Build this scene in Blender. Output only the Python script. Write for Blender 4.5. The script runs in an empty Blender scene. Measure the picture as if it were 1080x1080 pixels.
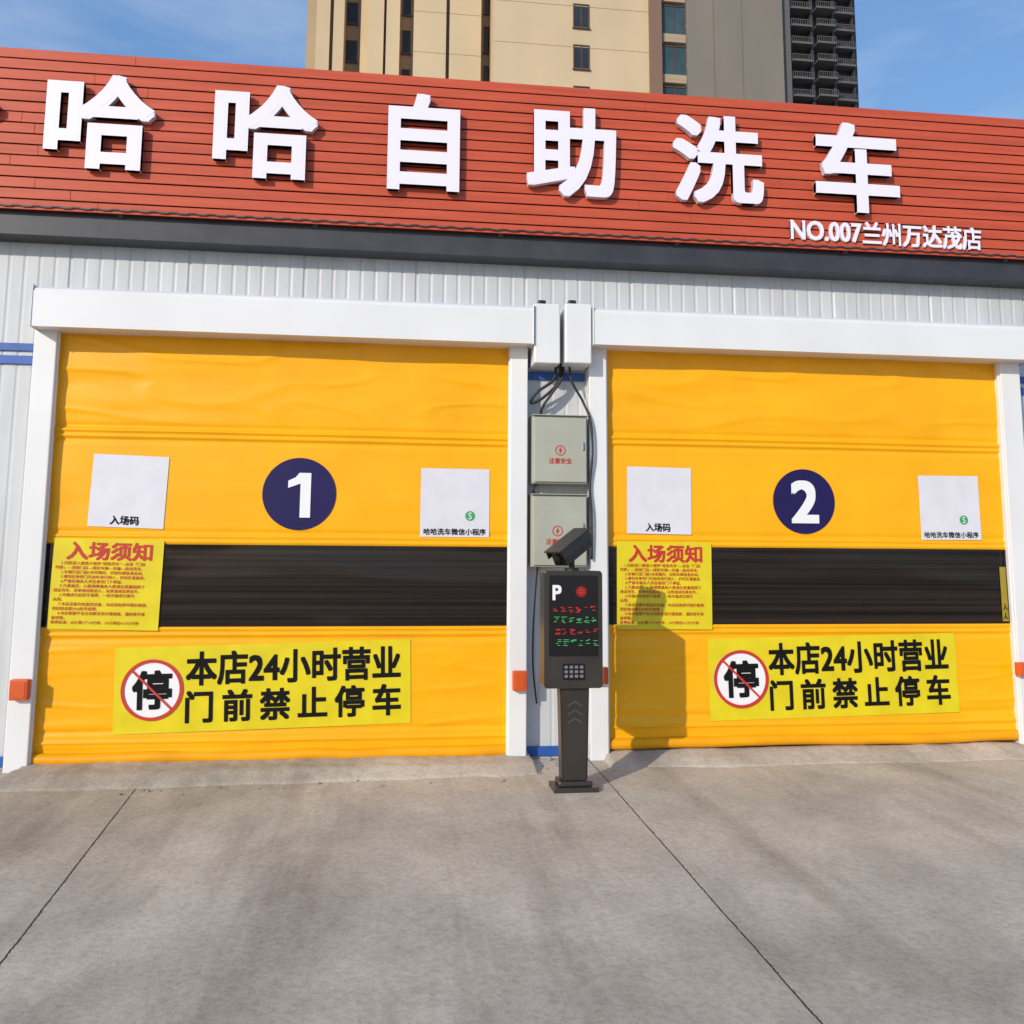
import bpy, bmesh, math, random
from mathutils import Vector, Matrix, noise
random.seed(7)
scn = bpy.context.scene
COL = scn.collection
R_ = math.radians

# ------------------------------------------------------------------ camera
CAM = Vector((0, -7.75, 1.6))
F = Vector((0.12164, 0.98481, 0.12391)).normalized()
RT = Vector((0.99234, -0.12334, 0.00613)); RT = (RT - F*RT.dot(F)).normalized()
UP = RT.cross(F).normalized()
FPX, PX, PY = 950.0, 540.0, 471.5
cd = bpy.data.cameras.new('camera'); cam = bpy.data.objects.new('camera', cd); COL.objects.link(cam)
cd.sensor_width = 36; cd.sensor_fit = 'HORIZONTAL'; cd.lens = 36*FPX/1080; cd.shift_y = -68.5/1080
cd.clip_end = 2000; cd.clip_start = 0.05
m = Matrix.Identity(4)
for i in range(3):
    m[i][0] = RT[i]; m[i][1] = UP[i]; m[i][2] = -F[i]; m[i][3] = CAM[i]
cam.matrix_world = m
scn.camera = cam

def ray(px, py):
    return RT*(px-PX) - UP*(py-PY) + F*FPX
def at(px, py, Y=0.0):
    d = ray(px, py); return CAM + d*((Y-CAM.y)/d.y)
def atz(px, py, Z):
    d = ray(px, py); return CAM + d*((Z-CAM.z)/d.z)

# ------------------------------------------------------------------ view / world / sun
vs = scn.view_settings; vs.view_transform = 'Standard'; vs.look = 'None'; vs.exposure = 0; vs.gamma = 1
AZ, EL = R_(42), R_(22)
S = Vector((-math.sin(AZ)*math.cos(EL), -math.cos(AZ)*math.cos(EL), math.sin(EL)))
ld = bpy.data.lights.new('sun', 'SUN'); ld.energy = 3.3; ld.angle = R_(0.6); ld.color = (1, .92, .79)
lo = bpy.data.objects.new('sun', ld); COL.objects.link(lo); lo.location = S*60
lo.rotation_euler = S.to_track_quat('Z', 'Y').to_euler()
w = bpy.data.worlds.new('World'); scn.world = w; w.use_nodes = True
wn, wl = w.node_tree.nodes, w.node_tree.links
bg = wn['Background']; bg.inputs[1].default_value = 0.14
sky = wn.new('ShaderNodeTexSky'); sky.sky_type = 'NISHITA'; sky.sun_disc = False
sky.sun_elevation = EL; sky.sun_rotation = math.pi + AZ; sky.air_density = 1.0; sky.dust_density = 0.8; sky.ozone_density = 2.2
tint = wn.new('ShaderNodeMixRGB'); tint.inputs[0].default_value = .36; tint.inputs[2].default_value = (1.6, 3.7, 7.6, 1)
tc = wn.new('ShaderNodeTexCoord'); mp_ = wn.new('ShaderNodeMapping'); mp_.inputs['Scale'].default_value = (1.5, 2.5, 7)
nz = wn.new('ShaderNodeTexNoise'); nz.inputs['Scale'].default_value = 1.6; nz.inputs['Detail'].default_value = 4; nz.inputs['Roughness'].default_value = .62
rp = wn.new('ShaderNodeValToRGB'); rp.color_ramp.elements[0].position = .50; rp.color_ramp.elements[1].position = .84
rp.color_ramp.elements[0].color = (0, 0, 0, 1); rp.color_ramp.elements[1].color = (.5, .5, .5, 1)
mx = wn.new('ShaderNodeMixRGB'); mx.inputs[2].default_value = (4.6, 5.2, 6.2, 1)
wl.new(tc.outputs['Generated'], mp_.inputs[0]); wl.new(mp_.outputs[0], nz.inputs['Vector']); wl.new(nz.outputs['Fac'], rp.inputs[0])
wl.new(sky.outputs[0], tint.inputs[1])
wl.new(rp.outputs[0], mx.inputs[0]); wl.new(tint.outputs[0], mx.inputs[1]); wl.new(mx.outputs[0], bg.inputs[0])

# ------------------------------------------------------------------ materials
def mat(name, col, rough=.5, metal=0., var=.12, vscale=3., stretch=(1, 1, 1), spec=.5, emit=0., det=2):
    mt = bpy.data.materials.new(name); mt.use_nodes = True
    n, l = mt.node_tree.nodes, mt.node_tree.links
    b = n['Principled BSDF']
    b.inputs['Roughness'].default_value = rough; b.inputs['Metallic'].default_value = metal
    b.inputs['Specular IOR Level'].default_value = spec
    if var <= .05:
        r = n.new('ShaderNodeRGB'); r.outputs[0].default_value = (*col, 1)
    else:
        g = n.new('ShaderNodeNewGeometry'); mp = n.new('ShaderNodeMapping'); mp.inputs['Scale'].default_value = stretch
        l.new(g.outputs['Position'], mp.inputs[0])
        t = n.new('ShaderNodeTexNoise'); t.inputs['Scale'].default_value = vscale; t.inputs['Detail'].default_value = det; t.inputs['Roughness'].default_value = .6
        l.new(mp.outputs[0], t.inputs['Vector'])
        r = n.new('ShaderNodeValToRGB'); e = r.color_ramp.elements
        e[0].position = .3; e[1].position = .7
        e[0].color = (*[c*(1-var) for c in col], 1); e[1].color = (*[min(1, c*(1+var*.6)) for c in col], 1)
        l.new(t.outputs['Fac'], r.inputs[0])
    l.new(r.outputs[0], b.inputs['Base Color'])
    if emit:
        l.new(r.outputs[0], b.inputs['Emission Color']); b.inputs['Emission Strength'].default_value = emit
    return mt

M_yel = mat('yellow_vinyl', (.92, .42, .001), .36, var=.08, vscale=1.6, spec=.35)
M_yel2 = mat('yellow_vinyl_seam', (.84, .36, .001), .45, var=.1, spec=.3)
M_win = mat('smoked_window_vinyl', (.021, .0145, .0105), .06, var=.85, vscale=1.8, stretch=(.07, 1, 17), spec=.32, det=3)  # horizontal streaks in the base colour stand in for slat reflections
M_white = mat('white_painted_metal', (.74, .735, .735), .38, var=.06, vscale=1.2, stretch=(1, 1, .7))
M_wall = mat('white_wall_panel', (.53, .54, .555), .5, var=.10, vscale=2, stretch=(3, 3, .5), det=3)
M_blue = mat('blue_trim', (.02, .09, .36), .45, var=.2)
M_fascia = mat('dark_fascia', (.040, .040, .048), .5, var=.25, vscale=4)
M_slat = mat('red_slat', (.53, .088, .041), .46, var=.16, vscale=2.2, stretch=(.5, 1, 9), spec=.3, det=3)
M_back = mat('sign_backing', (.05, .012, .009), .7, var=.05)
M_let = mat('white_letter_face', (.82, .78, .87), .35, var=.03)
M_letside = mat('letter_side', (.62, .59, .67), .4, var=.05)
M_cab = mat('cabinet_paint', (.38, .385, .31), .45, var=.08)
M_red = mat('red_print', (.52, .025, .018), .6, var=.05)
M_black = mat('black_print', (.006, .006, .006), .7, var=.05, spec=.15)
M_wht = mat('white_print', (.80, .79, .80), .5, var=.03)
M_poster = mat('white_poster', (.68, .67, .72), .35, var=.06, vscale=5)
M_ypost = mat('yellow_poster', (.72, .58, .008), .32, var=.1, vscale=4)
M_ydim = mat('dim_yellow_strip', (.34, .25, .02), .4, var=.1, vscale=9)
M_navy = mat('navy_disc', (.014, .008, .075), .45, var=.12, spec=.3)
M_green = mat('green_print', (.05, .32, .12), .5, var=.05)
M_cable = mat('black_cable', (.012, .012, .013), .45, var=.05)
M_orange = mat('orange_sensor', (.62, .09, .015), .4, var=.1)
M_kiosk = mat('bronze_kiosk_metal', (.046, .039, .033), .38, metal=.3, var=.2)
M_kdark = mat('kiosk_glossy_panel', (.010, .008, .008), .2, var=.05, spec=.4)
M_steel = mat('steel_keypad', (.30, .30, .31), .38, metal=.7, var=.05)
M_lens = mat('camera_lens', (.008, .009, .014), .08, var=.05)
M_camera = mat('black_camera_shell', (.022, .021, .023), .35, var=.15, vscale=9)
M_ledr = mat('red_led', (.8, .03, .02), .5, var=.02, emit=.35)
M_ledg = mat('green_led', (.06, .62, .17), .5, var=.02, emit=.22)
M_chev = mat('chevron_print', (.060, .054, .050), .5, var=.05)
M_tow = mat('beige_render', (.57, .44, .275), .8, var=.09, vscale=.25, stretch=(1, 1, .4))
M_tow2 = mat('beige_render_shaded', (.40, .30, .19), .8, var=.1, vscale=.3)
M_brown = mat('brown_trim', (.20, .12, .08), .7, var=.05)
M_frame = mat('window_frame_brown', (.10, .055, .045), .5, var=.05)
M_glass = mat('window_glass', (.03, .035, .04), .12, var=.3, vscale=.6, spec=.3)
M_teal = mat('balcony_glass', (.045, .08, .09), .12, var=.4, vscale=.5, spec=.35)
M_grey = mat('grey_render', (.20, .172, .142), .85, var=.12, vscale=.12, stretch=(1, 1, .3))
M_greyd = mat('dark_balcony', (.035, .035, .042), .6, var=.3, vscale=.4)
M_greym = mat('balcony_slab', (.115, .108, .105), .8, var=.15)
M_stone = mat('loose_stone', (.30, .27, .24), .9, var=.3, vscale=20)

# weathered concrete
GZ = -0.07
def concrete(name, col, lines=()):
    mt = bpy.data.materials.new(name); mt.use_nodes = True
    n, l = mt.node_tree.nodes, mt.node_tree.links; b = n['Principled BSDF']
    b.inputs['Roughness'].default_value = .8; b.inputs['Specular IOR Level'].default_value = .2
    g = n.new('ShaderNodeNewGeometry')
    def nse(sc, det=8, rough=.62, stretch=(1, 1, 1)):
        mp = n.new('ShaderNodeMapping'); mp.inputs['Scale'].default_value = stretch
        l.new(g.outputs['Position'], mp.inputs[0])
        t = n.new('ShaderNodeTexNoise'); t.inputs['Scale'].default_value = sc; t.inputs['Detail'].default_value = det; t.inputs['Roughness'].default_value = rough
        l.new(mp.outputs[0], t.inputs['Vector']); return t.outputs['Fac']
    def ramp(f, p0, c0, p1, c1):
        r = n.new('ShaderNodeValToRGB'); e = r.color_ramp.elements; e[0].position = p0; e[1].position = p1
        e[0].color = (*c0, 1); e[1].color = (*c1, 1); l.new(f, r.inputs[0]); return r.outputs[0]
    def mul(a, bb, fac=1):
        x = n.new('ShaderNodeMixRGB'); x.blend_type = 'MULTIPLY'; x.inputs[0].default_value = fac; l.new(a, x.inputs[1]); l.new(bb, x.inputs[2]); return x.outputs[0]
    def math_(op, a, v=None):
        x = n.new('ShaderNodeMath'); x.operation = op; l.new(a, x.inputs[0])
        if v is not None:
            if isinstance(v, (int, float)): x.inputs[1].default_value = v
            else: l.new(v, x.inputs[1])
        return x.outputs[0]
    mid = nse(1.1, 8, .68, (1, .7, 1)); fine = nse(36, 4, .75)
    c = ramp(mid, .30, [col[0]*.68, col[1]*.68, col[2]*.69], .64, [k*1.09 for k in col])
    c = mul(c, ramp(nse(.36, 4, .6, (1, .6, 1)), .40, (.77, .755, .735), .56, (1, 1, 1)))      # worn patches
    c = mul(c, ramp(nse(2.0, 4, .65, (1.1, .10, 1)), .36, (.80, .785, .77), .50, (1, 1, 1)))    # tyre wear running toward the doors
    c = mul(c, ramp(fine, .34, (.77, .76, .75), .58, (1.0, 1.0, 1.0)))
    h = None
    for A, B, wd in lines:
        d = (B-A).normalized(); nrm = Vector((-d.y, d.x, 0))
        s = n.new('ShaderNodeVectorMath'); s.operation = 'SUBTRACT'; l.new(g.outputs['Position'], s.inputs[0]); s.inputs[1].default_value = A
        dt = n.new('ShaderNodeVectorMath'); dt.operation = 'DOT_PRODUCT'; l.new(s.outputs[0], dt.inputs[0]); dt.inputs[1].default_value = nrm
        wob = math_('ADD', math_('MULTIPLY', math_('SUBTRACT', fine, .5), .018), math_('MULTIPLY', math_('SUBTRACT', mid, .5), .035))
        q = math_('LESS_THAN', math_('ABSOLUTE', math_('ADD', dt.outputs['Value'], wob)), wd)
        h = q if h is None else math_('MAXIMUM', h, q)
    if h is not None:
        x = n.new('ShaderNodeMixRGB'); l.new(h, x.inputs[0]); l.new(c, x.inputs[1]); x.inputs[2].default_value = (.055, .05, .044, 1); c = x.outputs[0]
    l.new(c, b.inputs['Base Color'])
    bp = n.new('ShaderNodeBump'); bp.inputs['Strength'].default_value = .38; bp.inputs['Distance'].default_value = .009
    l.new(math_('ADD', fine, mid), bp.inputs['Height']); l.new(bp.outputs[0], b.inputs['Normal'])
    return mt
J = [(atz(137, 840, GZ), atz(58, 942, GZ), .005), (atz(640, 823, GZ), atz(745, 942, GZ), .0045)]
M_conc = concrete('worn_concrete', (.64, .555, .445), J)
M_ramp = concrete('ramp_concrete', (.62, .54, .44))

# ------------------------------------------------------------------ mesh helpers
def thing(name, label, cat, loc=(0, 0, 0), group=None):
    o = bpy.data.objects.new(name, None); COL.objects.link(o); o.location = loc; o.empty_display_size = .1
    o['label'] = label; o['category'] = cat
    if group: o['group'] = group
    return o
def rootloc(p):
    v = Vector((0, 0, 0))
    while p: v += p.location; p = p.parent
    return v
def obj(name, bm, mats, parent=None, smooth=False, label=None):
    if parent: bmesh.ops.translate(bm, vec=-rootloc(parent), verts=bm.verts[:])
    me = bpy.data.meshes.new(name); bm.to_mesh(me); bm.free()
    for mm in (mats if isinstance(mats, (list, tuple)) else [mats]): me.materials.append(mm)
    if smooth: me.polygons.foreach_set('use_smooth', [True]*len(me.polygons))
    o = bpy.data.objects.new(name, me); COL.objects.link(o)
    if parent: o.parent = parent
    if label: o['label'] = label
    return o
def struct(name, bm, mt, smooth=False):
    o = obj(name, bm, mt, None, smooth); o['kind'] = 'structure'; return o
def BM(): return bmesh.new()
def append(bm, t, mi=0):
    for f in t.faces: f.material_index = mi
    me = bpy.data.meshes.new('tmp'); t.to_mesh(me); t.free(); bm.from_mesh(me); bpy.data.meshes.remove(me)
def box(bm, x0, x1, y0, y1, z0, z1, bev=0., Mx=None, mi=0, seg=2):
    t = BM(); bmesh.ops.create_cube(t, size=1)
    for v in t.verts: v.co = Vector(((x0+x1)/2+v.co.x*(x1-x0), (y0+y1)/2+v.co.y*(y1-y0), (z0+z1)/2+v.co.z*(z1-z0)))
    if bev: bmesh.ops.bevel(t, geom=t.edges[:], offset=bev, segments=seg, affect='EDGES', profile=.5)
    if Mx is not None: bmesh.ops.transform(t, matrix=Mx, verts=t.verts[:])
    append(bm, t, mi); return bm
def rprism(bm, x0, x1, z0, z1, y0, y1, r, n=5, bev=0.):
    t = BM(); pts = []
    for cx, cz, a0 in ((x1-r, z1-r, 0), (x0+r, z1-r, 90), (x0+r, z0+r, 180), (x1-r, z0+r, 270)):
        for k in range(n+1):
            a = R_(a0+90*k/n); pts.append((cx+r*math.cos(a), cz+r*math.sin(a)))
    f = [t.verts.new((x, y0, z)) for x, z in pts]; b = [t.verts.new((x, y1, z)) for x, z in pts]
    ff = t.faces.new(f); t.faces.new(b[::-1])
    for i in range(len(f)): t.faces.new((f[i], b[i], b[(i+1) % len(f)], f[(i+1) % len(f)]))
    if bev: bmesh.ops.bevel(t, geom=list(ff.edges), offset=bev, segments=2, affect='EDGES', profile=.5)
    bmesh.ops.recalc_face_normals(t, faces=t.faces[:]); append(bm, t)
def tube(bm, pts, r, n=8, sub=6):
    P = [Vector(p) for p in pts]; Q = []
    for i in range(len(P)-1):
        p0, p1, p2, p3 = P[max(i-1, 0)], P[i], P[i+1], P[min(i+2, len(P)-1)]
        for k in range(sub):
            t = k/sub
            Q.append(.5*((2*p1)+(p2-p0)*t+(2*p0-5*p1+4*p2-p3)*t*t+(3*p1-p0-3*p2+p3)*t**3))
    Q.append(P[-1]); rings = []
    for i, q in enumerate(Q):
        d = (Q[min(i+1, len(Q)-1)]-Q[max(i-1, 0)]).normalized()
        u = d.cross(Vector((.31, .93, .2))).normalized(); v = d.cross(u)
        rings.append([bm.verts.new(q+(u*math.cos(2*math.pi*k/n)+v*math.sin(2*math.pi*k/n))*r) for k in range(n)])
    for a, b in zip(rings, rings[1:]):
        for k in range(n): bm.faces.new((a[k], a[(k+1) % n], b[(k+1) % n], b[k]))
    bm.faces.new(rings[0][::-1]); bm.faces.new(rings[-1])
def cyl(bm, p0, p1, r0, r1=None, n=20):
    p0, p1 = Vector(p0), Vector(p1); r1 = r0 if r1 is None else r1
    d = (p1-p0).normalized(); u = d.orthogonal().normalized(); v = d.cross(u)
    a = [bm.verts.new(p0+(u*math.cos(2*math.pi*k/n)+v*math.sin(2*math.pi*k/n))*r0) for k in range(n)]
    b = [bm.verts.new(p1+(u*math.cos(2*math.pi*k/n)+v*math.sin(2*math.pi*k/n))*r1) for k in range(n)]
    for k in range(n): bm.faces.new((a[k], a[(k+1) % n], b[(k+1) % n], b[k]))
    bm.faces.new(a[::-1]); bm.faces.new(b)

# lettering: outline text, made bold by layering shifted copies of the clean outline
_cache = {}
DIR8 = [(0, 0), (-1, -1), (1, 1), (-1, 1), (1, -1), (0, 1), (0, -1), (1, 0), (-1, 0)]
DIR24 = DIR8 + [(a, s) for a in (-.75, -.5, -.25, .25, .5, .75) for s in (-1, 1)] + [(s, a) for a in (-.75, -.5, -.25, .25, .5, .75) for s in (-1, 1)]
def glyphs(body, bold=0., res=3, space=1., ext=0., dirs=9):
    key = (body, bold, res, space, ext, dirs)
    if key in _cache: return _cache[key]
    cu = bpy.data.curves.new('t', 'FONT'); cu.body = body; cu.size = 1; cu.extrude = ext
    cu.resolution_u = res; cu.space_character = space
    ob = bpy.data.objects.new('t', cu); COL.objects.link(ob)
    dg = bpy.context.evaluated_depsgraph_get(); dg.update()
    me = bpy.data.meshes.new_from_object(ob.evaluated_get(dg))
    V0 = [v.co.copy() for v in me.vertices]; F0 = [tuple(p.vertices) for p in me.polygons]
    bpy.data.objects.remove(ob); bpy.data.curves.remove(cu); bpy.data.meshes.remove(me)
    V, Fc = [], []
    for li, (a, b) in enumerate(DIR24[:dirs] if bold else DIR8[:1]):
        o = len(V)
        V += [(v.x+a*bold, v.y+b*bold, v.z, li) for v in V0]; Fc += [tuple(i+o for i in f) for f in F0]
    x0 = min(v[0] for v in V); x1 = max(v[0] for v in V); y0 = min(v[1] for v in V); y1 = max(v[1] for v in V)
    V = [((v[0]-x0)/(x1-x0), (v[1]-y0)/(y1-y0), v[2], v[3]) for v in V]
    _cache[key] = (V, Fc, (x1-x0)/(y1-y0)); return _cache[key]
def put_text(bm, body, u0, v0, u1, v1, mp, off, bold=.02, res=3, space=1., dirs=9):
    V, Fc, _ = glyphs(body, bold, res, space, 0., dirs)
    vs_ = [bm.verts.new(mp(u0+a*(u1-u0), v0+b*(v1-v0), off+li*.00015)) for a, b, c, li in V]
    for f in Fc:
        try: bm.faces.new([vs_[i] for i in f])
        except ValueError: pass
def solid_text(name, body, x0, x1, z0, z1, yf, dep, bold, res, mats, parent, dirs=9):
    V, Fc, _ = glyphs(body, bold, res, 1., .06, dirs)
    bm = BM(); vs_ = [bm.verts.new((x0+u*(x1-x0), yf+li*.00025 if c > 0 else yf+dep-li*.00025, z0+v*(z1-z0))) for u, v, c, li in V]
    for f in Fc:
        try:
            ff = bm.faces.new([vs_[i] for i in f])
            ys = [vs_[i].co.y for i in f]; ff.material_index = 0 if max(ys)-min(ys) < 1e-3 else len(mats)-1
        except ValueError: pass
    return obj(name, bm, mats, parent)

# ------------------------------------------------------------------ ground
bm = BM()
vv = [bm.verts.new(p) for p in ((-400, -400, GZ), (400, -400, GZ), (400, 600, GZ), (-400, 600, GZ))]; bm.faces.new(vv)
struct('ground', bm, M_conc)

# ------------------------------------------------------------------ building shell
YW = .07                                   # wall face
z_fas0, z_fas1 = at(540, 272, -.14).z, at(540, 246, -.14).z
z_sig0, z_sig1 = at(540, 247, -.2).z, at(540, 87, -.2).z
BX0, BX1 = -7.5, 9.5
def X(px, py, Y): return at(px, py, Y).x
def Z(px, py, Y): return at(px, py, Y).z
YP = -.09                                   # guide rail front face
doors = [
    dict(post=[(19, 44), (537, 556)], top=(300, 357), bot=(283, 803), head=(33, 562.5, 311.5, 353, 300), motor=(563, 591, 352),
         seam=(300, 458), w0=(300, 575), w1=(300, 660.5)),
    dict(post=[(622, 641), (1067, 1088)], top=(847, 372), bot=(860, 786), head=(626.5, 1092, 333, 371, 850), motor=(596, 624, 352),
         seam=(850, 466), w0=(850, 578), w1=(850, 658))]
for d in doors:
    d['px'] = [(X(a, 585, YP), X(b, 585, YP)) for a, b in d['post']]

bld = thing('car_wash_building', 'low white metal-panel car wash building with two yellow roller doors under a red sign', 'building', (1, 0, GZ))
def ribbed(bm, x0, x1, z0, z1, y):
    pitch, gr, dp = .122, .036, .0042       # shallow ribs, a deeper joint every eighth rib
    xs = []; i = math.floor(x0/pitch)
    while i*pitch < x1:
        x = i*pitch; dq = dp*2.2 if i % 8 == 0 else dp
        for dx, dy in ((0, 0), (pitch-gr, 0), (pitch-gr*.65, dq), (pitch-gr*.35, dq)):
            if x0 <= x+dx <= x1: xs.append((x+dx, y+dy))
        i += 1
    xs = [(x0, y)]+[q for q in xs if x0+.002 < q[0] < x1-.002]+[(x1, y)]
    a = [bm.verts.new((q[0], q[1], z0)) for q in xs]; b = [bm.verts.new((q[0], q[1], z1)) for q in xs]
    for i in range(len(xs)-1): bm.faces.new((a[i], a[i+1], b[i+1], b[i]))
bm = BM()
zh = Z(300, 357, 0)-.02
xa0, xa1 = doors[0]['px'][0][0], doors[0]['px'][1][1]
xb0, xb1 = doors[1]['px'][0][0], doors[1]['px'][1][1]
ribbed(bm, BX0, BX1, zh, z_fas0+.05, YW)
ribbed(bm, BX0, xa0+.05, GZ, zh, YW)
ribbed(bm, xa1-.05, xb0+.05, GZ, zh, YW)
ribbed(bm, xb1-.05, BX1, GZ, zh, YW)
box(bm, BX0, BX0+.1, YW+.02, 9, GZ, z_fas1); box(bm, BX1-.1, BX1, YW+.02, 9, GZ, z_fas1); box(bm, BX0+.1, BX1-.1, 8.9, 9, GZ, z_fas1)
obj('wall', bm, M_wall, bld)
bm = BM(); box(bm, BX0-.1, BX1+.1, .0, 9.1, z_fas1+.01, z_fas1+.09); obj('roof', bm, M_fascia, bld)
bm = BM(); box(bm, BX0, BX1, -.14, YW-.004, z_fas0, z_fas1, .006)
n = 1100; prev = None                       # low corrugated sheet edge lying on the fascia
for i in range(n+1):
    x = BX0+(BX1-BX0)*i/n; ph = (x/.155) % 1
    h = .008*max(0, min(1, (.30-abs(ph-.5))/.12))
    c = [bm.verts.new((x, y, z_fas1+h+dz)) for y, dz in ((-.215, 0.002), (-.215, -.010), (-.1, -.002))]
    if prev:
        bm.faces.new((prev[0], c[0], c[1], prev[1])); bm.faces.new((prev[1], c[1], c[2], prev[2])); bm.faces.new((prev[0], prev[2], c[2], c[0]))
    prev = c
obj('fascia', bm, M_fascia, bld)
for x0, x1 in ((BX0, xa0-.01), (xa1+.01, xb0-.01), (xb1+.01, BX1)):
    for pa, pb in ((362, 370), (375, 384)):
        zt, zb = Z(18, pa, YW-.01), Z(18, pb, YW-.01)
        bm = BM(); box(bm, x0, x1, YW-.02, YW-.002, zb, zt, .003); obj('blue_strip', bm, M_blue, bld)
    bm = BM(); box(bm, x0, x1, YW-.024, YW-.002, GZ+.02, GZ+.10, .003); obj('blue_skirting', bm, M_blue, bld)

# ------------------------------------------------------------------ roof sign
sign = thing('shop_sign', 'long red slatted roof sign with big white raised characters', 'sign', (1, -.2, z_sig0))
bm = BM(); NS = 15; ph = (z_sig1-z_sig0)/NS
for k in range(NS):
    zz = z_sig0+k*ph
    x = BX0-random.uniform(0, 2)
    while x < BX1:
        L = 5.6; e = min(BX1, x+L); dz = random.uniform(-.001, .001); dy = random.uniform(-.001, .001)
        box(bm, max(x, BX0)+.001, e-.001, -.2+dy, -.188+dy, zz+.006+dz, zz+ph-.006+dz, .0015, seg=1); x = e
obj('slat_panel', bm, M_slat, sign)
bm = BM(); box(bm, BX0, BX1, -.165, -.150, z_sig0, z_sig1-.02); obj('backing', bm, M_back, sign)
x = BX0+.3
while x < BX1:
    bm = BM()
    box(bm, x, x+.05, -.145, -.095, z_sig0-.02, z_sig1-.03)
    q = BM(); bmesh.ops.create_cube(q, size=1)
    Mx = Matrix.Translation((x+.025, .485, (z_sig0+z_sig1)/2-.12)) @ Matrix.Rotation(R_(42), 4, 'X') @ Matrix.Diagonal((.04, 1.75, .04, 1))
    bmesh.ops.transform(q, matrix=Mx, verts=q.verts[:]); append(bm, q); x += 1.6
    obj('support_brace', bm, M_fascia, sign)
YL = -.275
big = [('哈', -119, -4, 68, 172), ('哈', 47, 163, 76, 180), ('哈', 225, 335, 87, 190), ('自', 409, 485, 97, 203), ('助', 556, 650, 111, 209), ('洗', 710, 805, 120, 216), ('车', 860, 948, 128, 226)]
for ch, a, b, t, bt in big:
    mx_, my_ = (a+b)/2, (t+bt)/2
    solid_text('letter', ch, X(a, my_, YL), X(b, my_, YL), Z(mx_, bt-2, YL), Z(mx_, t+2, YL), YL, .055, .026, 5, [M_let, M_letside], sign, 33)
YS = -.225
for body, pa, pb, ta, tb in (('NO.007', 834, 909, 232.5, 254), ('兰州万达茂店', 910, 1035, 236, 261)):
    mx_ = (pa+pb)/2; my_ = (ta+tb)/2
    solid_text('branch_lettering', body, X(pa, my_, YS), X(pb, my_, YS), Z(mx_, tb, YS), Z(mx_, ta+1, YS), YS, .022, .022, 3, [M_let], sign)

# ------------------------------------------------------------------ roller doors
P1 = [dict(qr=[(99, 478.5), (180, 482.5), (172, 558), (93, 555)], code=[(444, 494), (517, 495), (515, 567), (443, 566)],
           notice=[(57, 567), (173, 570), (169, 665), (52, 663)], banner=[(123, 683), (435, 674), (431, 762), (118, 775)], disc=(316, 521, 38), dig='1', dr=(304, 328, 499, 546)),
      dict(qr=[(661, 492), (728, 494), (729, 564), (661, 562.5)], code=[(968, 502), (1031, 502), (1034, 570), (970, 569)],
           notice=[(650, 571), (749, 572), (750, 664), (650, 663)], banner=[(745, 674), (1006, 667), (1011, 751), (749, 760)], disc=(847, 529, 34), dig='2', dr=(833, 862, 507, 552))]
def make_surf(d, k):
    xl, xr = d['px'][0][1], d['px'][1][0]
    zs = Z(*d['seam'], 0); lowz = Z(*d['w1'], 0)
    rects = []
    for key in ('qr', 'code', 'notice', 'banner'):
        c = [at(px, py, 0) for px, py in P1[k][key]]
        rects.append((min(q.x for q in c), max(q.x for q in c), min(q.z for q in c), max(q.z for q in c)))
    cx, cy, r = P1[k]['disc']; c = at(cx, cy, 0); rects.append((c.x-.3, c.x+.3, c.z-.3, c.z+.3))
    def surf(x, z):
        u = (x-xl)/(xr-xl)
        y = -.014*math.sin(math.pi*min(1, max(0, u)))+.004*noise.noise(Vector((x*.5+k*7, z*.8, k)))
        mk = 1.                              # the vinyl lies flat under the stuck-on sheets
        for a, b, e, f in rects:
            dd = math.hypot(max(a-x, 0, x-b), max(e-z, 0, z-f)); mk = min(mk, .12+.88*min(1, dd/.13))
        v = .006*noise.noise(Vector((x*.5+k*7, z*3.2, k)))
        v += .003*noise.noise(Vector((x*1.1+k*3, z*8+x*.3, 4+k)))
        up = max(0, min(1, (z-zs+.05)/.25))
        v += up*.014*noise.noise(Vector((x*.8+z*.5+k*5, z*4.0-x*.3, 3+k)))
        a = noise.noise(Vector((x*.8-z*1.1+k*3, z*3.4+x*.6, 9+k)))
        v -= up*.008*(1-min(1, abs(a)*6))
        v += up*.003*noise.noise(Vector((x*2.5-z*3+k*3, z*8+x*.9, 12+k)))
        lo_ = max(0, min(1, (lowz-z)/.2))
        b = noise.noise(Vector((x*.5+z*1.0+k*2, z*5.5-x*.2, 15+k)))
        v += lo_*(.007*noise.noise(Vector((x*.9+k, z*6, 5)))-.006*(1-min(1, abs(b)*6)))
        return y+v*mk
    return surf
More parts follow.
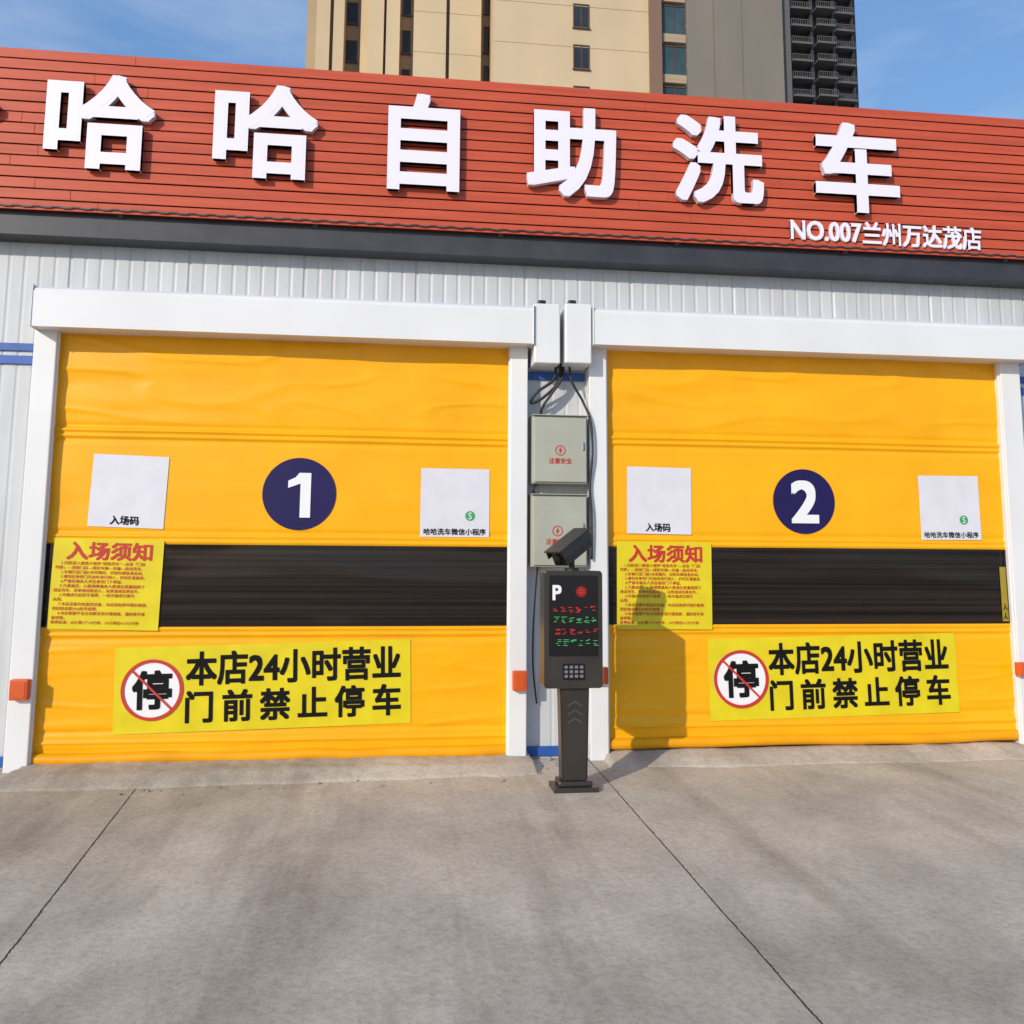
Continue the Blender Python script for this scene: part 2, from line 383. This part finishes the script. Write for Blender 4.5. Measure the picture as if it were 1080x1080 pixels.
for k, d in enumerate(doors):
    (pl0, pl1), (pr0, pr1) = d['px']
    xl, xr = pl1-.03, pr0+.03
    zt, zb = Z(*d['top'], 0)+.12, Z(*d['bot'], 0)
    d['surf'] = sf = make_surf(d, k)
    zs, zw1, zw0 = Z(*d['seam'], 0), Z(*d['w0'], 0), Z(*d['w1'], 0)
    root = thing('roller_door', ['yellow vinyl roller door carrying the blue disc 1, left of the ticket post', 'yellow vinyl roller door carrying the blue disc 2, right of the ticket post'][k], 'roller door', ((xl+xr)/2, 0, zb), 'yellow roller doors of the car wash')
    seams = [(zs, .021, .013), (zs-.048, .015, .010), (zs-.08, -.010, .018), (zs+.04, -.009, .02), (zw1+.02, .015, .012), (zw1+.065, .012, .011), (zw1+.10, -.008, .02), (zw0-.02, .015, .012), (zw0-.065, .012, .011), (zw0-.10, -.008, .02), (Z(d['bot'][0], d['bot'][1]-23, 0), .016, .010), (Z(d['bot'][0], d['bot'][1]-34, 0), -.009, .02)]
    bm = BM(); NX, NZ = 130, 340; rows = []
    for j in range(NZ+1):
        z = zb+.05+(zt-zb-.05)*j/NZ; r = []
        s = sum(-a*math.exp(-((z-q)/wd)**2) for q, a, wd in seams)
        for i in range(NX+1):
            x = xl+(xr-xl)*i/NX; zo = .004*noise.noise(Vector((x*.9, k*3, 1)))
            r.append(bm.verts.new((x, sf(x, z)+s, z+zo)))
        rows.append(r)
    for j in range(NZ):
        for i in range(NX): bm.faces.new((rows[j][i], rows[j][i+1], rows[j+1][i+1], rows[j+1][i]))
    obj('curtain', bm, M_yel, root, True)
    bm = BM(); NX, NZ = 90, 14; rows = []
    for j in range(NZ+1):
        z = zw0+(zw1-zw0)*j/NZ
        rows.append([bm.verts.new((xl+(xr-xl)*i/NX, sf(xl+(xr-xl)*i/NX, z)-.006, z)) for i in range(NX+1)])
    for j in range(NZ):
        for i in range(NX): bm.faces.new((rows[j][i], rows[j][i+1], rows[j+1][i+1], rows[j+1][i]))
    obj('window_strip', bm, M_win, root, True)
    bm = BM()
    pts = [(xl+(xr-xl)*i/12, -.006+.008*random.uniform(-1, 1), zb+.05+.008*random.uniform(-1, 1)) for i in range(13)]
    tube(bm, pts, .048, 12, 4)
    obj('bottom_bar', bm, M_yel2, root, True)
    for (a, b) in d['px']:
        bm = BM(); box(bm, a, b, YP, YW+.03, GZ, Z(300, 345, 0)+.05, .008)
        inner = b if a == d['px'][0][0] else a
        box(bm, inner-.012, inner+.012, YP+.03, YP+.045, GZ+.02, Z(300, 345, 0), 0)
        obj('guide_rail', bm, M_white, root)
    hx0, hx1, ht, hb, hm = d['head']
    x0, x1 = X(hx0, 335, -.27), X(hx1, 350, -.27); z1, z0 = Z(hm, ht, -.27), Z(hm, hb, -.27)
    bm = BM()
    prof = [(-.27, z0), (-.272, z1-.05), (-.262, z1-.02), (-.235, z1), (YW-.002, z1+.015), (YW-.002, z0+.01), (-.24, z0+.012), (-.24, z0)]
    A = [bm.verts.new((x0, y, z)) for y, z in prof]; B = [bm.verts.new((x1, y, z)) for y, z in prof]
    for i in range(len(prof)): bm.faces.new((A[i], B[i], B[(i+1) % len(prof)], A[(i+1) % len(prof)]))
    bm.faces.new(A[::-1]); bm.faces.new(B)
    bmesh.ops.recalc_face_normals(bm, faces=bm.faces[:])
    for xe in (x0-.006, x1):
        box(bm, xe, xe+.006, -.278, YW-.004, z0-.006, z1+.012, .002, seg=1)
    hd = obj('header_housing', bm, M_white, root)
    ma, mb, my = d['motor']
    x0, x1 = X(ma, my, -.25), X(mb, my, -.25); z1, z0 = Z((ma+mb)/2, 320, -.25), Z((ma+mb)/2, 383, -.25)
    if k == 0: x0 = max(x0, X(d['head'][1], 350, -.27)+.012)
    bm = BM(); box(bm, x0, x1, -.25, YW-.004, z0, z1, .012)
    mo = obj('motor_cover', bm, M_white, root)
    bm = BM(); box(bm, x0+.04, x0+.11, -.2, -.1, z1-.004, z1+.045, .01); obj('cable_gland', bm, M_cable, mo)
    sens = [[(9, 29, 717, 739), (541, 556, 708, 729)], [(626, 642, 704, 722), (1075, 1092, 699, 713)]][k]
    for (a, b, t, bt) in sens:
        Ys = YP-.07; mxp = (a+b)/2; myp = (t+bt)/2
        x0, x1, z0, z1 = X(a, myp, Ys), X(b, myp, Ys), Z(mxp, bt, Ys), Z(mxp, t, Ys)
        bm = BM(); box(bm, x0, x1, Ys, YP-.002, z0, z1, .010)
        so = obj('sensor_box', bm, M_orange, root)
        bm = BM(); box(bm, x0+.02, x1-.02, Ys-.004, Ys+.01, z0+.02, z1-.02, .003); obj('sensor_cover', bm, M_orange, so)

# concrete aprons in front of the doors
def ramp_mesh(x0, x1, ya, yb, ztop, rough, lip):
    bm = BM(); NX, NY = 190, 22; rows = []
    for j in range(NY+1):
        t = j/NY; r = []
        for i in range(NX+1):
            x = x0+(x1-x0)*i/NX; u = i/NX
            yy = ya+(yb-ya)*u+.07*noise.noise(Vector((x*1.7, 4, rough)))+.035*noise.noise(Vector((x*7, 2, rough)))
            y = yy+(.2-yy)*t
            hh = ztop-GZ+.012
            h = hh*min(1, t*lip)**.8
            z = GZ-.006+h+(.010*noise.noise(Vector((x*2.2, y*4, 2)))+.007*noise.noise(Vector((x*9, y*9, 6))))*min(1, t*4)
            if i in (0, NX) or j == 0: z = GZ-.02
            r.append(bm.verts.new((x, y, z)))
        rows.append(r)
    for j in range(NY):
        for i in range(NX): bm.faces.new((rows[j][i], rows[j][i+1], rows[j+1][i+1], rows[j+1][i]))
    return bm
struct('concrete_ramp', ramp_mesh(doors[0]['px'][0][0]+.12, doors[0]['px'][1][1]+.05, -.74, -.54, -.016, .2, 3.4), M_ramp, True)
struct('concrete_ramp', ramp_mesh(doors[1]['px'][0][0]+.1, BX1-.6, -.40, -.45, -.008, 5.2, 1.7), M_ramp, True)
bm = BM(); rnd = random.Random(3)
for i in range(60):
    if i < 30: cx, cy = rnd.uniform(doors[0]['px'][0][0], doors[0]['px'][1][1]+.5), rnd.gauss(-.75, .09)
    else: cx, cy = rnd.uniform(doors[0]['px'][1][0], doors[1]['px'][0][1]), rnd.uniform(-.5, 0)
    s_ = rnd.choice((.005, .007, .010, .016)) * (1.8 if i > 50 else 1)
    q = BM(); bmesh.ops.create_icosphere(q, subdivisions=1, radius=s_)
    for v in q.verts: v.co *= rnd.uniform(.65, 1.2); v.co.z *= .7
    bmesh.ops.translate(q, vec=(cx, cy, GZ+s_*.35), verts=q.verts[:]); append(bm, q)
o = obj('gravel', bm, M_stone); o['kind'] = 'stuff'; o['label'] = 'loose grey crumbs of broken concrete along the ramp edge'; o['category'] = 'gravel'

# ------------------------------------------------------------------ posters, discs and banners on the curtains
class Poster:
    def __init__(s, corners, surf, off):
        c = [at(px, py, 0) for px, py in corners]        # TL TR BR BL
        s.c = (c[0]+c[1]+c[2]+c[3])/4
        ex = ((c[1]-c[0])+(c[2]-c[3]))/2; s.w = ex.length; s.rot = math.atan2(ex.z, ex.x)
        s.h = ((c[0]-c[3]).length+(c[1]-c[2]).length)/2; s.surf = surf; s.off = off
    def mp(s, u, v, off):
        a, b = (u-.5)*s.w, (v-.5)*s.h
        x = s.c.x+a*math.cos(s.rot)-b*math.sin(s.rot); z = s.c.z+a*math.sin(s.rot)+b*math.cos(s.rot)
        return Vector((x, s.surf(x, z)-s.off-off, z))
    def sheet(s, n=24):
        bm = BM(); g = [[bm.verts.new(s.mp(i/n, j/n, 0)) for i in range(n+1)] for j in range(n+1)]
        for j in range(n):
            for i in range(n): bm.faces.new((g[j][i], g[j][i+1], g[j+1][i+1], g[j+1][i]))
        return bm
    def ring(s, bm, u, v, r, r2, off, n=48):
        a = [bm.verts.new(s.mp(u+r*math.cos(2*math.pi*k/n)/s.w, v+r*math.sin(2*math.pi*k/n)/s.h, off)) for k in range(n)]
        if r2 == 0: bm.faces.new(a); return
        b = [bm.verts.new(s.mp(u+r2*math.cos(2*math.pi*k/n)/s.w, v+r2*math.sin(2*math.pi*k/n)/s.h, off)) for k in range(n)]
        for k in range(n): bm.faces.new((a[k], a[(k+1) % n], b[(k+1) % n], b[k]))

notice_lines = ['1.扫码进入微信小程序“哈哈洗车”—点击「门店', '列表」—选择门店—绑定车辆—充值—启动洗车。', '2.车辆行至门前1米范围内，识别车牌信息启动。', '3.请勿在卷帘门开启时进行闯入，切勿反复触发。', '4.严禁车辆及人员在卷帘门下停留。', '5.凡高血压、心脏病等高危人群请在家属陪同下', '进店洗车，若单独自助出入，以致造成后果自负。', '6.充值成功后恕不退费，一经充值成功视为', '认同。', '7.本店设备均有监控设备，本店如有损坏照价赔偿，', '须扣除总额20%的手续费。', '8.本店客服不会主动联系您办理退款，谨防接手现', '金转账。', '收费标准：8元/第1个10分钟，10分钟后0.5元/分钟']
for k, (d, q) in enumerate(zip(doors, P1)):
    sf = d['surf']; dn = q['dig']
    p = Poster(q['qr'], sf, .006)
    t = thing('entry_poster', f'white square poster captioned with three black characters, left of the blue disc {dn}', 'poster', p.mp(.5, 0, 0), 'white square posters on the roller doors')
    obj('sheet', p.sheet(), M_poster, t, True)
    bm = BM(); put_text(bm, '入场码', .29, .035, .67, .16, p.mp, .003, .025); obj('lettering', bm, M_black, t)
    p = Poster(q['code'], sf, .006)
    t = thing('program_poster', f'white square poster with a small green mark, right of the blue disc {dn}', 'poster', p.mp(.5, 0, 0), 'white square posters on the roller doors')
    obj('sheet', p.sheet(), M_poster, t, True)
    bm = BM(); put_text(bm, '哈哈洗车微信小程序', .05, .03, .95, .125, p.mp, .003, .018, 2); obj('lettering', bm, M_black, t)
    bm = BM(); p.ring(bm, .72, .31, .042, 0, .003, 24); lg = obj('emblem', bm, M_green, t)
    bm = BM(); put_text(bm, 'S', .695, .26, .745, .36, p.mp, .005, 0); obj('emblem_mark', bm, M_wht, lg)
    cx, cy, r = q['disc']; c = at(cx, cy, 0); rw = (at(cx, cy-r, 0).z-at(cx, cy+r, 0).z)/2
    t = thing('number_disc', f'round navy blue disc with a white figure {dn} on the yellow door', 'number sign', c, 'navy number discs')
    bm = BM(); n = 72
    ctr = bm.verts.new((c.x, sf(c.x, c.z)-.006, c.z)); rings = []
    for rr in (.25, .5, .75, 1):
        rings.append([bm.verts.new((c.x+rw*rr*math.cos(2*math.pi*i/n), sf(c.x+rw*rr*math.cos(2*math.pi*i/n), c.z+rw*rr*math.sin(2*math.pi*i/n))-.006, c.z+rw*rr*math.sin(2*math.pi*i/n))) for i in range(n)])
    for i in range(n):
        bm.faces.new((ctr, rings[0][i], rings[0][(i+1) % n]))
        for a, b in zip(rings, rings[1:]): bm.faces.new((a[i], b[i], b[(i+1) % n], a[(i+1) % n]))
    obj('disc', bm, M_navy, t, True)
    a, b, tp, bt = q['dr']; x0, x1, z0, z1 = X(a, cy, 0), X(b, cy, 0), Z(cx, bt, 0), Z(cx, tp, 0)
    bm = BM()
    if dn == '1':
        yy = sf((x0+x1)/2, (z0+z1)/2)-.013
        hh, ww = z1-z0, x1-x0; xs_ = x1-ww*.46
        for pts in ([(xs_, z0), (x1, z0), (x1, z1), (xs_, z1)], [(x0, z1-hh*.34), (xs_, z1-hh*.24), (xs_, z1), (xs_-ww*.06, z1), (xs_-ww*.22, z1-hh*.10), (x0, z1-hh*.18)]):
            bm.faces.new([bm.verts.new((u, yy, v)) for u, v in pts])
    else:
        put_text(bm, dn, 0, 0, 1, 1, lambda u, v, o: Vector((x0+u*(x1-x0), sf(x0+u*(x1-x0), z0+v*(z1-z0))-.010-o, z0+v*(z1-z0))), 0, .028, 6)
    obj('numeral', bm, M_wht, t)
    p = Poster(q['notice'], sf, .021)
    t = thing('notice_poster', f'yellow notice with fine red lines under a red heading, below left of the disc {dn}', 'notice', p.mp(.5, 0, 0), 'yellow rule notices')
    obj('sheet', p.sheet(), M_ypost, t, True)
    bm = BM(); put_text(bm, '入场须知', .12, .76, .90, .965, p.mp, .003, .028); obj('heading', bm, M_red, t)
    bm = BM(); n = len(notice_lines); lh = .70/n
    for i, ln in enumerate(notice_lines):
        _, _, asp = glyphs(ln, .014, 1, 1., 0., 3)
        hgt = lh*.80; wd = min(.93, asp*hgt*p.h/p.w*1.05)
        v1 = .745-i*lh; ind = .085 if ln[0].isdigit() else .03
        put_text(bm, ln, ind, v1-hgt, min(.97, ind+wd), v1, p.mp, .003, .014, 1, 1., 3)
    obj('body_text', bm, M_red, t)
    p = Poster(q['banner'], sf, .006)
    t = thing('parking_banner', f'wide yellow banner with bold black characters and a no-stopping symbol, below the disc {dn}', 'banner', p.mp(.5, 0, 0), 'yellow no-parking banners')
    obj('sheet', p.sheet(40), M_ypost, t, True)
    bm = BM(); put_text(bm, '本店24小时营业', .235, .53, .965, .93, p.mp, .004, .027); put_text(bm, '门前禁止停车', .235, .10, .965, .475, p.mp, .004, .027, 3, 1.42); obj('lettering', bm, M_black, t)
    rr = p.h*.355
    bm = BM(); p.ring(bm, .125, .5, rr, 0, .003); sy = obj('symbol_disc', bm, M_wht, t)
    bm = BM(); p.ring(bm, .125, .5, rr, rr*.89, .010)
    dx, dz = rr*.9*math.cos(R_(135)), rr*.9*math.sin(R_(135)); ox, oz = .025*rr, .025*rr
    qd = [(dx-ox, dz-oz), (dx+ox, dz+oz), (-dx+ox, -dz+oz), (-dx-ox, -dz-oz)]
    bm.faces.new([bm.verts.new(p.mp(.125+a/p.w, .5+b/p.h, .0115)) for a, b in qd]); obj('prohibition_ring', bm, M_red, sy)
    bm = BM(); s_ = rr*.64; put_text(bm, '停', .125-s_/p.w, .5-s_/p.h, .125+s_/p.w, .5+s_/p.h, p.mp, .007, .03); obj('symbol_character', bm, M_black, sy)

p = Poster([(1053, 598), (1059, 598), (1063, 655), (1056, 655)], doors[1]['surf'], .014)
t = thing('strip_sign', 'narrow dim yellow strip at the right end of the right door window', 'sign', p.mp(.5, 0, 0))
obj('sheet', p.sheet(6), M_ydim, t)
bm = BM(); put_text(bm, '入', .15, .20, .85, .33, p.mp, .003, .02); put_text(bm, '人', .15, .03, .85, .16, p.mp, .003, .02); obj('lettering', bm, M_black, t)

# ------------------------------------------------------------------ electrical cabinets
for k, (a, b, tp, bt, lab, sx, sy_) in enumerate(((562, 620, 438.5, 510, 'upper grey-green electrical cabinet between the doors, under the white motor boxes', 591, 475),
                                            (561, 620, 522, 598, 'lower grey-green electrical cabinet between the doors, partly behind the camera', 588, 560))):
    Yc = -.15; mxp, myp = (a+b)/2, (tp+bt)/2
    x0, x1, z0, z1 = X(a, myp, Yc), X(b, myp, Yc), Z(mxp, bt, Yc), Z(mxp, tp, Yc)
    t = thing('electrical_cabinet', lab, 'electrical box', ((x0+x1)/2, YW, z0), 'electrical cabinets on the wall between the doors')
    bm = BM(); box(bm, x0, x1, Yc+.02, YW-.004, z0, z1, .005); box(bm, x0-.006, x1+.006, Yc-.006, YW-.006, z1+.001, z1+.009, .002, seg=1); obj('body', bm, M_cab, t)
    bm = BM(); box(bm, x0+.012, x1-.012, Yc, Yc+.018, z0+.014, z1-.014, .005); dr = obj('door', bm, M_cab, t)
    bm = BM(); zc = (z0+z1)/2+.03; box(bm, x1-.05, x1-.032, Yc-.012, Yc+.004, zc-.035, zc+.035, .004); obj('latch', bm, M_steel, dr)
    mp = lambda u, v, o: Vector((u, Yc-.003-o, v))
    c = at(sx, sy_, Yc); r = .045
    bm = BM(); n = 32
    A = [bm.verts.new((c.x+r*math.cos(2*math.pi*i/n), Yc-.003, c.z+r*math.sin(2*math.pi*i/n))) for i in range(n)]
    B = [bm.verts.new((c.x+r*.84*math.cos(2*math.pi*i/n), Yc-.003, c.z+r*.84*math.sin(2*math.pi*i/n))) for i in range(n)]
    for i in range(n): bm.faces.new((A[i], A[(i+1) % n], B[(i+1) % n], B[i]))
    for pl in ([(.008, .034), (-.018, -.006), (0, -.003), (.004, .006)], [(-.008, -.034), (.018, .006), (0, .003), (-.004, -.006)]):
        bm.faces.new([bm.verts.new((c.x+u, Yc-.003, c.z+v)) for u, v in pl])
    obj('warning_symbol', bm, M_red, dr)
    bm = BM(); put_text(bm, '注意安全', c.x-.10, c.z-.115, c.x+.10, c.z-.065, mp, 0, .016, 2); obj('warning_lettering', bm, M_red, dr)

def cable(lab, pxs, r):
    pts = [at(px, py, y) for px, py, y in pxs]
    bm = BM(); tube(bm, pts, r)
    o = obj('cable', bm, M_cable, None, True); o['label'] = lab; o['category'] = 'cable'; o['group'] = 'black cables between the doors'
cable('black cable looping left from under the left motor box toward the upper cabinet', [(586, 380, -.08), (584, 400, -.1), (566, 414, -.08), (560, 425, -.05), (572, 420, -.06), (588, 404, -.07), (592, 384, -.06)], .013)
cable('black cable drooping from between the motor boxes behind the upper cabinet', [(594, 380, -.06), (593, 398, -.08), (582, 415, -.07), (572, 430, -.03), (570, 442, 0.0)], .012)
cable('black cable running from the right motor box down past both cabinets', [(600, 380, -.08), (603, 402, -.1), (615, 424, -.10), (623, 446, -.13), (625, 480, -.13), (622, 512, -.12), (624, 545, -.13), (624, 590, -.12)], .011)
cable('black cable looping between the two cabinets at their left corners', [(568, 508, -.10), (562, 516, -.13), (566, 524, -.10)], .010)
cable('thin black cable hanging down the wall below the lower cabinet', [(567, 596, -.03), (563, 650, 0.0), (562, 700, .02), (566, 742, .03)], .008)

# ------------------------------------------------------------------ ticket kiosk
yF = -1.10
kx = lambda px, py=660: X(px, py, yF)
kz = lambda py, px=605: Z(px, py, yF)
ks = thing('ticket_post', 'dark bronze ticket post with glowing display, keypad and camera, standing between the doors', 'ticket machine', (kx(606, 770), -1.0, GZ))
bx = kx(608, 800)
bm = BM(); box(bm, bx-.165, bx+.165, -1.10, -.86, GZ, GZ+.035, .006); box(bm, bx-.125, bx+.125, -1.08, -.89, GZ+.035, GZ+.075, .012); obj('base_plate', bm, M_kiosk, ks)
zp1 = kz(722)
bm = BM(); t_ = BM(); bmesh.ops.create_cube(t_, size=1)
for v in t_.verts:
    top = v.co.z > 0
    wd = .110 if top else .094
    v.co = Vector((bx-.003+(wd if v.co.x > 0 else -wd), -.985+(.075 if v.co.y > 0 else -.075), zp1 if top else GZ+.07))
bmesh.ops.bevel(t_, geom=t_.edges[:], offset=.012, segments=2, affect='EDGES'); append(bm, t_); pole = obj('pole', bm, M_kiosk, ks)
bm = BM()
for i, py in enumerate((744, 753, 762)):
    zc = kz(py); xc = bx-.003
    for sgn in (-1, 1):
        bm.faces.new([bm.verts.new((xc+sgn*a, -1.064, zc+b)) for a, b in ((0, .03), (.055, -.005), (.055, -.020), (0, .015))])
obj('chevron_marks', bm, M_chev, pole)
hx0, hx1, hz0, hz1 = kx(574), kx(635.5), kz(726), kz(602)
bm = BM(); rprism(bm, hx0, hx1, hz0, hz1, yF, yF+.21, .022, 5, .010); head = obj('housing', bm, M_kiosk, ks)
bm = BM(); rprism(bm, kx(579), kx(630.5), kz(692), kz(607), yF-.006, yF-.001, .010, 4, .002); scr = obj('screen', bm, M_kdark, head)
mpk = lambda u, v, o: Vector((u, yF-.009-o, v))
bm = BM(); put_text(bm, 'P', kx(582.5), kz(633), kx(592), kz(617), mpk, 0, .03, 6); obj('letter_mark', bm, M_wht, head)
bm = BM(); c = Vector((kx(613), 0, kz(624)))
for i in range(12):
    a = 2*math.pi*i/12
    for rr in (.013, .025, .037):
        x_, z_ = c.x+rr*math.cos(a+rr*9), c.z+rr*math.sin(a+rr*9); s_ = .0032
        bm.faces.new([bm.verts.new((x_+u*s_, yF-.009, z_+v*s_)) for u, v in ((-1, -1), (1, -1), (1, 1), (-1, 1))])
obj('indicator_light', bm, M_ledr, head)
for ri, (py, mt) in enumerate(((643, M_ledr), (654, M_ledg), (666, M_ledr), (678, M_ledg))):
    bm = BM(); rnd = random.Random(40+ri); x = kx(583+ri)
    while x < kx(626):
        cw = .046
        for r_ in range(7):
            if rnd.random() < (.40 if r_ not in (1, 4) else .75):
                a0 = x+rnd.choice((0, .006, .014)); a1 = x+cw-rnd.choice((.004, .014, .026)); zc = kz(py)+.022-r_*.0068
                bm.faces.new([bm.verts.new(q_) for q_ in ((a0, yF-.009, zc), (a1, yF-.009, zc), (a1, yF-.009, zc+.0026), (a0, yF-.009, zc+.0026))])
        x += cw+.010
    obj('display_row', bm, mt, head, label=['red glowing display row, upper', 'green glowing display row, upper', 'red glowing display row, lower', 'green glowing display row, lower'][ri])
bm = BM(); rprism(bm, kx(593.5), kx(616.5), kz(717), kz(700), yF-.008, yF-.001, .008, 3, .002); kp = obj('keypad', bm, M_kdark, head)
for i in range(4):
    for j in range(3):
        bm = BM()
        xx = kx(597+i*5.4); zz = kz(703.5+j*4.8); box(bm, xx-.013, xx+.013, yF-.014, yF-.006, zz-.011, zz+.011, .003, seg=1)
        obj('key', bm, M_steel, head)
# camera housing tilted down toward the left
cc = at(603, 577, -1.0)
dirv = Vector((-.70, -.52, -.49)).normalized()
Q = dirv.to_track_quat('-Y', 'Z').to_matrix().to_4x4(); Mx = Matrix.Translation(cc) @ Q
bm = BM(); box(bm, -.074, .074, -.165, .165, -.070, .060, .014, Mx); cb = obj('camera_body', bm, M_camera, ks)
bm = BM(); box(bm, -.086, .086, -.21, .175, .062, .074, .005, Mx); box(bm, -.088, -.077, -.19, .15, .0, .066, .003, Mx); box(bm, .077, .088, -.19, .15, .0, .066, .003, Mx); obj('sun_shield', bm, M_camera, cb)
bm = BM(); box(bm, -.06, .06, -.171, -.166, -.056, .048, .002, Mx); obj('front_glass', bm, M_lens, cb)
bm = BM(); cyl(bm, Mx @ Vector((0, -.172, -.005)), Mx @ Vector((0, -.188, -.005)), .034); obj('lens', bm, M_kdark, cb)
bm = BM(); cyl(bm, (cc.x+.0, -1.0, hz1-.005), (cc.x, -1.0, hz1+.02), .055); cyl(bm, (cc.x, -1.0, hz1+.02), (cc.x, -1.0, cc.z-.03), .022); obj('camera_bracket', bm, M_kiosk, cb)

# ------------------------------------------------------------------ towers
def win(parent, x0, x1, y, z0, z1, mull=1, glass=None):
    bm = BM(); fr = .07; yf = y-.06
    box(bm, x0, x0+fr, yf, y, z0, z1); box(bm, x1-fr, x1, yf, y, z0, z1); box(bm, x0+fr, x1-fr, yf, y, z0, z0+fr); box(bm, x0+fr, x1-fr, yf, y, z1-fr, z1)
    for i in range(mull):
        xm = x0+(x1-x0)*(i+1)/(mull+1); box(bm, xm-.03, xm+.03, yf+.01, y, z0+fr, z1-fr)
    box(bm, x0-.05, x1+.05, y-.14, y, z0-.10, z0-.002)
    f = obj('window', bm, M_frame, parent)
    bm = BM(); box(bm, x0+fr*.5, x1-fr*.5, y-.025, y-.003, z0+fr*.5, z1-fr*.5); obj('pane', bm, glass or M_glass, f)
def TX(px, Y): return at(px, 45, Y).x
t1 = thing('apartment_tower', 'tall beige apartment tower with stepped facade rising behind the red sign', 'building', (TX(520, 52), 52, GZ), 'apartment towers behind the car wash')
H1 = 60; FL = 3.0
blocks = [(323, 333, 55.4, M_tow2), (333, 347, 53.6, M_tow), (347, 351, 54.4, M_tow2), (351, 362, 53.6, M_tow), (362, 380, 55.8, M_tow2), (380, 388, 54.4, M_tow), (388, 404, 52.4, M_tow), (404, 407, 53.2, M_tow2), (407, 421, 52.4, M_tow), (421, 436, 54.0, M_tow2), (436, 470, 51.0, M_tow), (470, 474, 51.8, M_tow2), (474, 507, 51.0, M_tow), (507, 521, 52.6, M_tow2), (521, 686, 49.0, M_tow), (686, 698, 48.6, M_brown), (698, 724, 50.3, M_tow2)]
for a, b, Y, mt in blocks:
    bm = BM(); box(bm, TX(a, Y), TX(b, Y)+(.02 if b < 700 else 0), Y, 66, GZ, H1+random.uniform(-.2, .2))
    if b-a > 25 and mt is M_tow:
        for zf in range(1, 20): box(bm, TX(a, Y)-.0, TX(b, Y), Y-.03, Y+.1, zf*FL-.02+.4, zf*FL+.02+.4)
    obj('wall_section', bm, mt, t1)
z_w = at(613, 73, 49).z
lv = [z_w+FL*(i-2) for i in range(6)]
for z in lv:
    win(t1, TX(604.5, 49), TX(621.5, 49), 49, z, z+1.75)
    win(t1, TX(424, 54), TX(433, 54), 54, z+.1, z+1.9, 0)
    win(t1, TX(510, 52.6), TX(519, 52.6), 52.6, z-.2, z+1.8, 0)
    win(t1, TX(365, 55.8), TX(377, 55.8), 55.8, z+.2, z+1.9, 0)
    bm = BM(); x0, x1 = TX(698.5, 49), TX(723, 49)
    box(bm, x0, x1, 48.9, 50.28, z-.55, z-.30, .02); box(bm, x0, x1, 48.9, 48.95, z-.30, z+.05)
    ba = obj('balcony', bm, M_tow2, t1)
    bm = BM(); box(bm, x0+.06, x1-.06, 48.98, 49.02, z+.06, z+2.1); obj('balcony_glass', bm, M_teal, ba)
    bm = BM()
    for xm in (x0, (x0+x1)/2-.03, x1-.06): box(bm, xm, xm+.06, 48.93, 49.05, z+.05, z+2.2)
    box(bm, x0, x1, 48.93, 49.05, z+2.12, z+2.2); obj('balcony_frame', bm, M_frame, ba)
t2 = thing('apartment_tower', 'grey-brown apartment tower with dark balcony stacks, farther off right of the beige tower', 'building', (TX(812, 120), 120, GZ), 'apartment towers behind the car wash')
H2 = 100
bm = BM(); box(bm, TX(716, 120), TX(826, 120), 120, 140, GZ, H2)
for px in (752, 782): box(bm, TX(px, 120), TX(px, 120)+.12, 119.9, 120.5, GZ, H2)
obj('wall_section', bm, M_grey, t2)
bm = BM(); box(bm, TX(826, 121), TX(834, 121), 121, 140, GZ, H2-1); obj('wall_section', bm, M_greym, t2)
bm = BM(); box(bm, TX(834, 123), TX(903, 123), 123, 140, GZ, H2-.5); obj('recessed_wall', bm, M_greyd, t2)
for i in range(20, 33):
    z = i*FL
    for a, b, yb in ((835, 857, 120.8), (860, 880, 120.2), (883, 903, 121.2)):
        bm = BM()
        x0, x1 = TX(a, 121), TX(b, 121)
        box(bm, x0, x1, yb, 122.98, z, z+.18); box(bm, x0, x1, yb, yb+.1, z+.18, z+.32)
        nb = 9
        for q in range(nb+1):
            xx = x0+(x1-x0)*q/nb; box(bm, xx-.03, xx+.03, yb+.02, yb+.08, z+.32, z+1.1)
        box(bm, x0, x1, yb, yb+.1, z+1.1, z+1.18)
        obj('balcony', bm, M_greym, t2)
for a, b, y in ((857, 860, 121.6), (880, 883, 121.6), (901.5, 903.5, 121.8)):
    bm = BM(); box(bm, TX(a, 121)+.02, TX(b, 121)-.02, y, 122.98, GZ, H2-.8); obj('balcony_pier', bm, M_greyd, t2)
